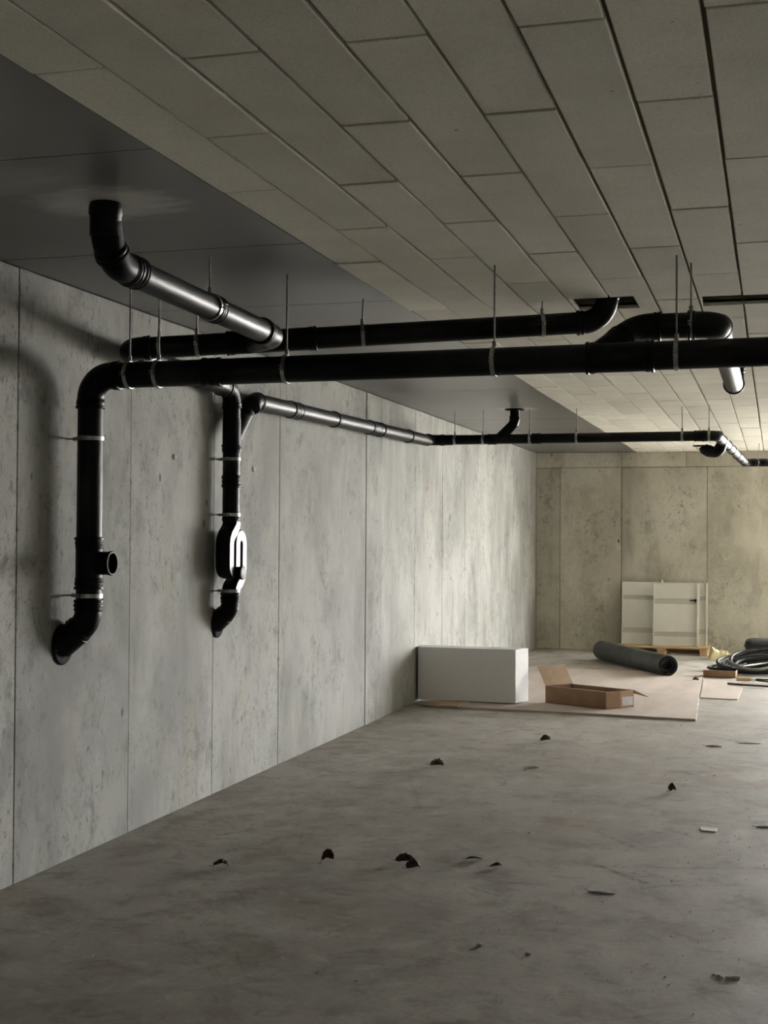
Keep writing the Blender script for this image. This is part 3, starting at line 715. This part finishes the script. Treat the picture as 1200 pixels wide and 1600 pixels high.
# wooden-ended tool and a dark rod
tl = thing('hand_tool', (2.9,14.78,0), 'wooden-ended tool with white collar and two dark rods near the hose', 'tool')
MB().turn((2.74,14.80,.030), (1,.04,0), [(0,.010),(.003,.020),(.12,.022),(.16,.014)], 12).build('wooden_end', M_wood, tl)
MB().turn((2.89,14.805,.030), (1,.04,0), [(0,.014),(.003,.020),(.045,.020),(.05,.012)], 14).build('white_collar', M_paper, tl)
MB().tube([(2.935,14.80,.035),(3.1,14.84,.03),(3.35,14.86,.012)], .0085, 10).build('rod', M_hose, tl)
MB().tube([(2.935,14.80,.025),(3.1,14.76,.014),(3.4,14.72,.010)], .0085, 10).build('rod', M_hose, tl)
tag(MB().tube([(2.668,14.42,.0205),(2.85,14.33,.0205),(3.3,14.26,.0135)], .0105, 10).build('rod', M_tub, origin=(2.9,14.35,0)), 'thin black rod lying nearest the camera by the hose', 'rod')

# dead leaves: curled blades with a stalk
def leaf(x, y, L, Wd, rot, curl, lift, M, label, flat=False, seed=0):
    e = thing('dead_leaf', (x,y,0), label, 'leaf', None); mb = MB(); nu, nv = 16, 12; ca, sa = math.cos(rot), math.sin(rot)
    for i in range(nu+1):
        u = i/nu; prof = math.sin(math.pi*min(1,.04+u*.96))**.55*(1+.13*math.sin(u*23+seed)+.08*math.sin(u*41+seed*2))
        for j in range(nv+1):
            v = j/nv*2-1; px = (u-.5)*L; py = v*Wd*.5*prof; arch = .25+.75*math.sin(math.pi*(.08+.84*u))
            pz = lift*arch*(1-.75*abs(v)**2)+curl*max(0,v*math.sin(seed*1.7+2)+.15)**1.5*prof*(.3 if flat else .8)
            pz += (noise.noise(Vector((px*38+seed, py*38, seed)))*.35+.12)*(.004 if flat else .4*(lift+curl)*.6)
            py *= 1-.25*abs(v)*(0 if flat else 1)
            mb.v.append(Vector((x+px*ca-py*sa, y+px*sa+py*ca, max(.0012, pz+.002))))
    w = nv+1
    for i in range(nu):
        for j in range(nv): mb.f.append((i*w+j,i*w+j+1,(i+1)*w+j+1,(i+1)*w+j))
    o = mb.build('blade', M, e, angle=70)
    so = o.modifiers.new('thickness','SOLIDIFY'); so.thickness = .0012; so.offset = 1
    b0 = Vector((x-.5*L*ca, y-.5*L*sa, .005))
    MB().tube([b0, b0+Vector((-ca*.012,-sa*.012+.003,.004)), b0+Vector((-ca*.022,-sa*.022+.006,.003))], [.0014,.0012,.001], 6).build('stalk', M, e)
    return e
leaf(.735,5.755,.075,.075,.3,0.040,0.036,M_leaf,'dark red dead leaf farthest left on the near floor',seed=1)
leaf(1.165,5.98,.070,.060,1.0,0.044,0.060,M_leaf,'upright curled dark leaf between the leftmost leaf and the leaf pair',seed=2)
leaf(1.50,6.11,.095,.075,.15,0.033,0.030,M_leaf,'dead leaf lying behind the reddish one of the pair',seed=3)
leaf(1.565,6.00,.075,.060,.7,0.033,0.033,M_leaf,'reddish dead leaf in front of the pair on the near floor',seed=4)
leaf(1.795,6.235,.075,.050,.2,0.018,0.017,M_leaf2,'small flat dead leaf right of the leaf pair',seed=5)
leaf(1.92,6.135,.055,.042,.5,0.020,0.020,M_leaf2,'smallest dark leaf rightmost in the near row of leaves',seed=6)
leaf(1.01,8.73,.095,.080,.2,0.033,0.030,M_leaf2,'brown dead leaf alone near the foot of the left wall',seed=7)
leaf(1.515,10.01,.085,.060,.5,0.037,0.046,M_leaf2,'folded dead leaf nearest the cardboard sheet front edge',seed=8)
leaf(1.618,8.85,.080,.045,.1,.014,.008,M_leaf2,'flat dead leaf in the middle of the floor',True,seed=9)
leaf(2.551,8.265,.060,.055,.9,0.040,0.049,M_leaf2,'small upright dead leaf right of the floor middle',seed=10)
leaf(2.71,10.15,.115,.050,.0,.014,.006,M_leaf2,'long flat dead leaf at the far right of the floor',True,seed=11)
leaf(2.955,10.39,.16,.035,.1,.010,.004,M_leaf2,'thin strip of dead leaf farthest right on the floor',True,seed=12)
leaf(2.434,5.83,.115,.045,-.1,.008,.003,M_leaf2,'flat ragged dark leaf scrap on the near right floor',True,seed=13)
leaf(2.33,14.78,.070,.05,.3,0.033,0.033,M_leaf2,'dark leaf scrap on the cardboard beside the roll end',seed=14)
leaf(3.089,7.40,.10,.04,.3,.010,.004,M_leaf2,'flat dark leaf scrap at the right edge of the frame',True,seed=15)
o = MB().prism([(2.772,7.21),(2.848,7.20),(2.850,7.285),(2.765,7.29)], .001, .006).build('paper_scrap', M_paper, origin=(2.81,7.25,0), smooth=False); tag(o, 'small white square of paper on the floor at right', 'paper')
mb = MB()
for i in range(6):
    x, y = 2.975+.016*(i-2.5)+random.uniform(-.004,.004), 4.84+random.uniform(-.012,.012); s_ = random.uniform(.006,.011)
    mb.box((x-s_,y-s_*.8,.0),(x+s_,y+s_*.7,s_*.9))
tag(mb.build('mortar_crumb', M_grit, origin=(2.975,4.84,0), bevel=.002, smooth=False), 'pale lump of mortar on the near floor at bottom right', 'mortar')
for (x, y, s_, t) in ((2.285,4.895,.012,'small dark grit lump on the near floor right of centre'),(2.097,4.95,.013,'small pale grit lump on the near floor at centre')):
    o = MB().prism([(x-s_,y-.006),(x+s_*.6,y-.010),(x+s_,y+.004),(x-s_*.2,y+.011)], .0, .009).build('grit_lump', M_grit, origin=(x,y,0), bevel=.002, smooth=False); tag(o, t, 'grit')
# loose crumbs that nobody could count
mb = MB(); rnd = random.Random(4)
for i in range(900):
    x, y = rnd.uniform(.1,3.3), rnd.uniform(4.4,11.3); s_ = rnd.uniform(.0012,.0035)*(1.6 if rnd.random() < .06 else 1); a = rnd.uniform(0,3)
    q = [(x+s_*math.cos(a+k*2.1)*rnd.uniform(.6,1.3), y+s_*math.sin(a+k*2.1)*rnd.uniform(.6,1.3)) for k in range(3)]
    mb.prism(q, .0, s_*.9)
tag(mb.build('floor_crumbs', M_grit, smooth=False), 'fine pale crumbs scattered over the concrete floor', 'crumbs', kind='stuff')
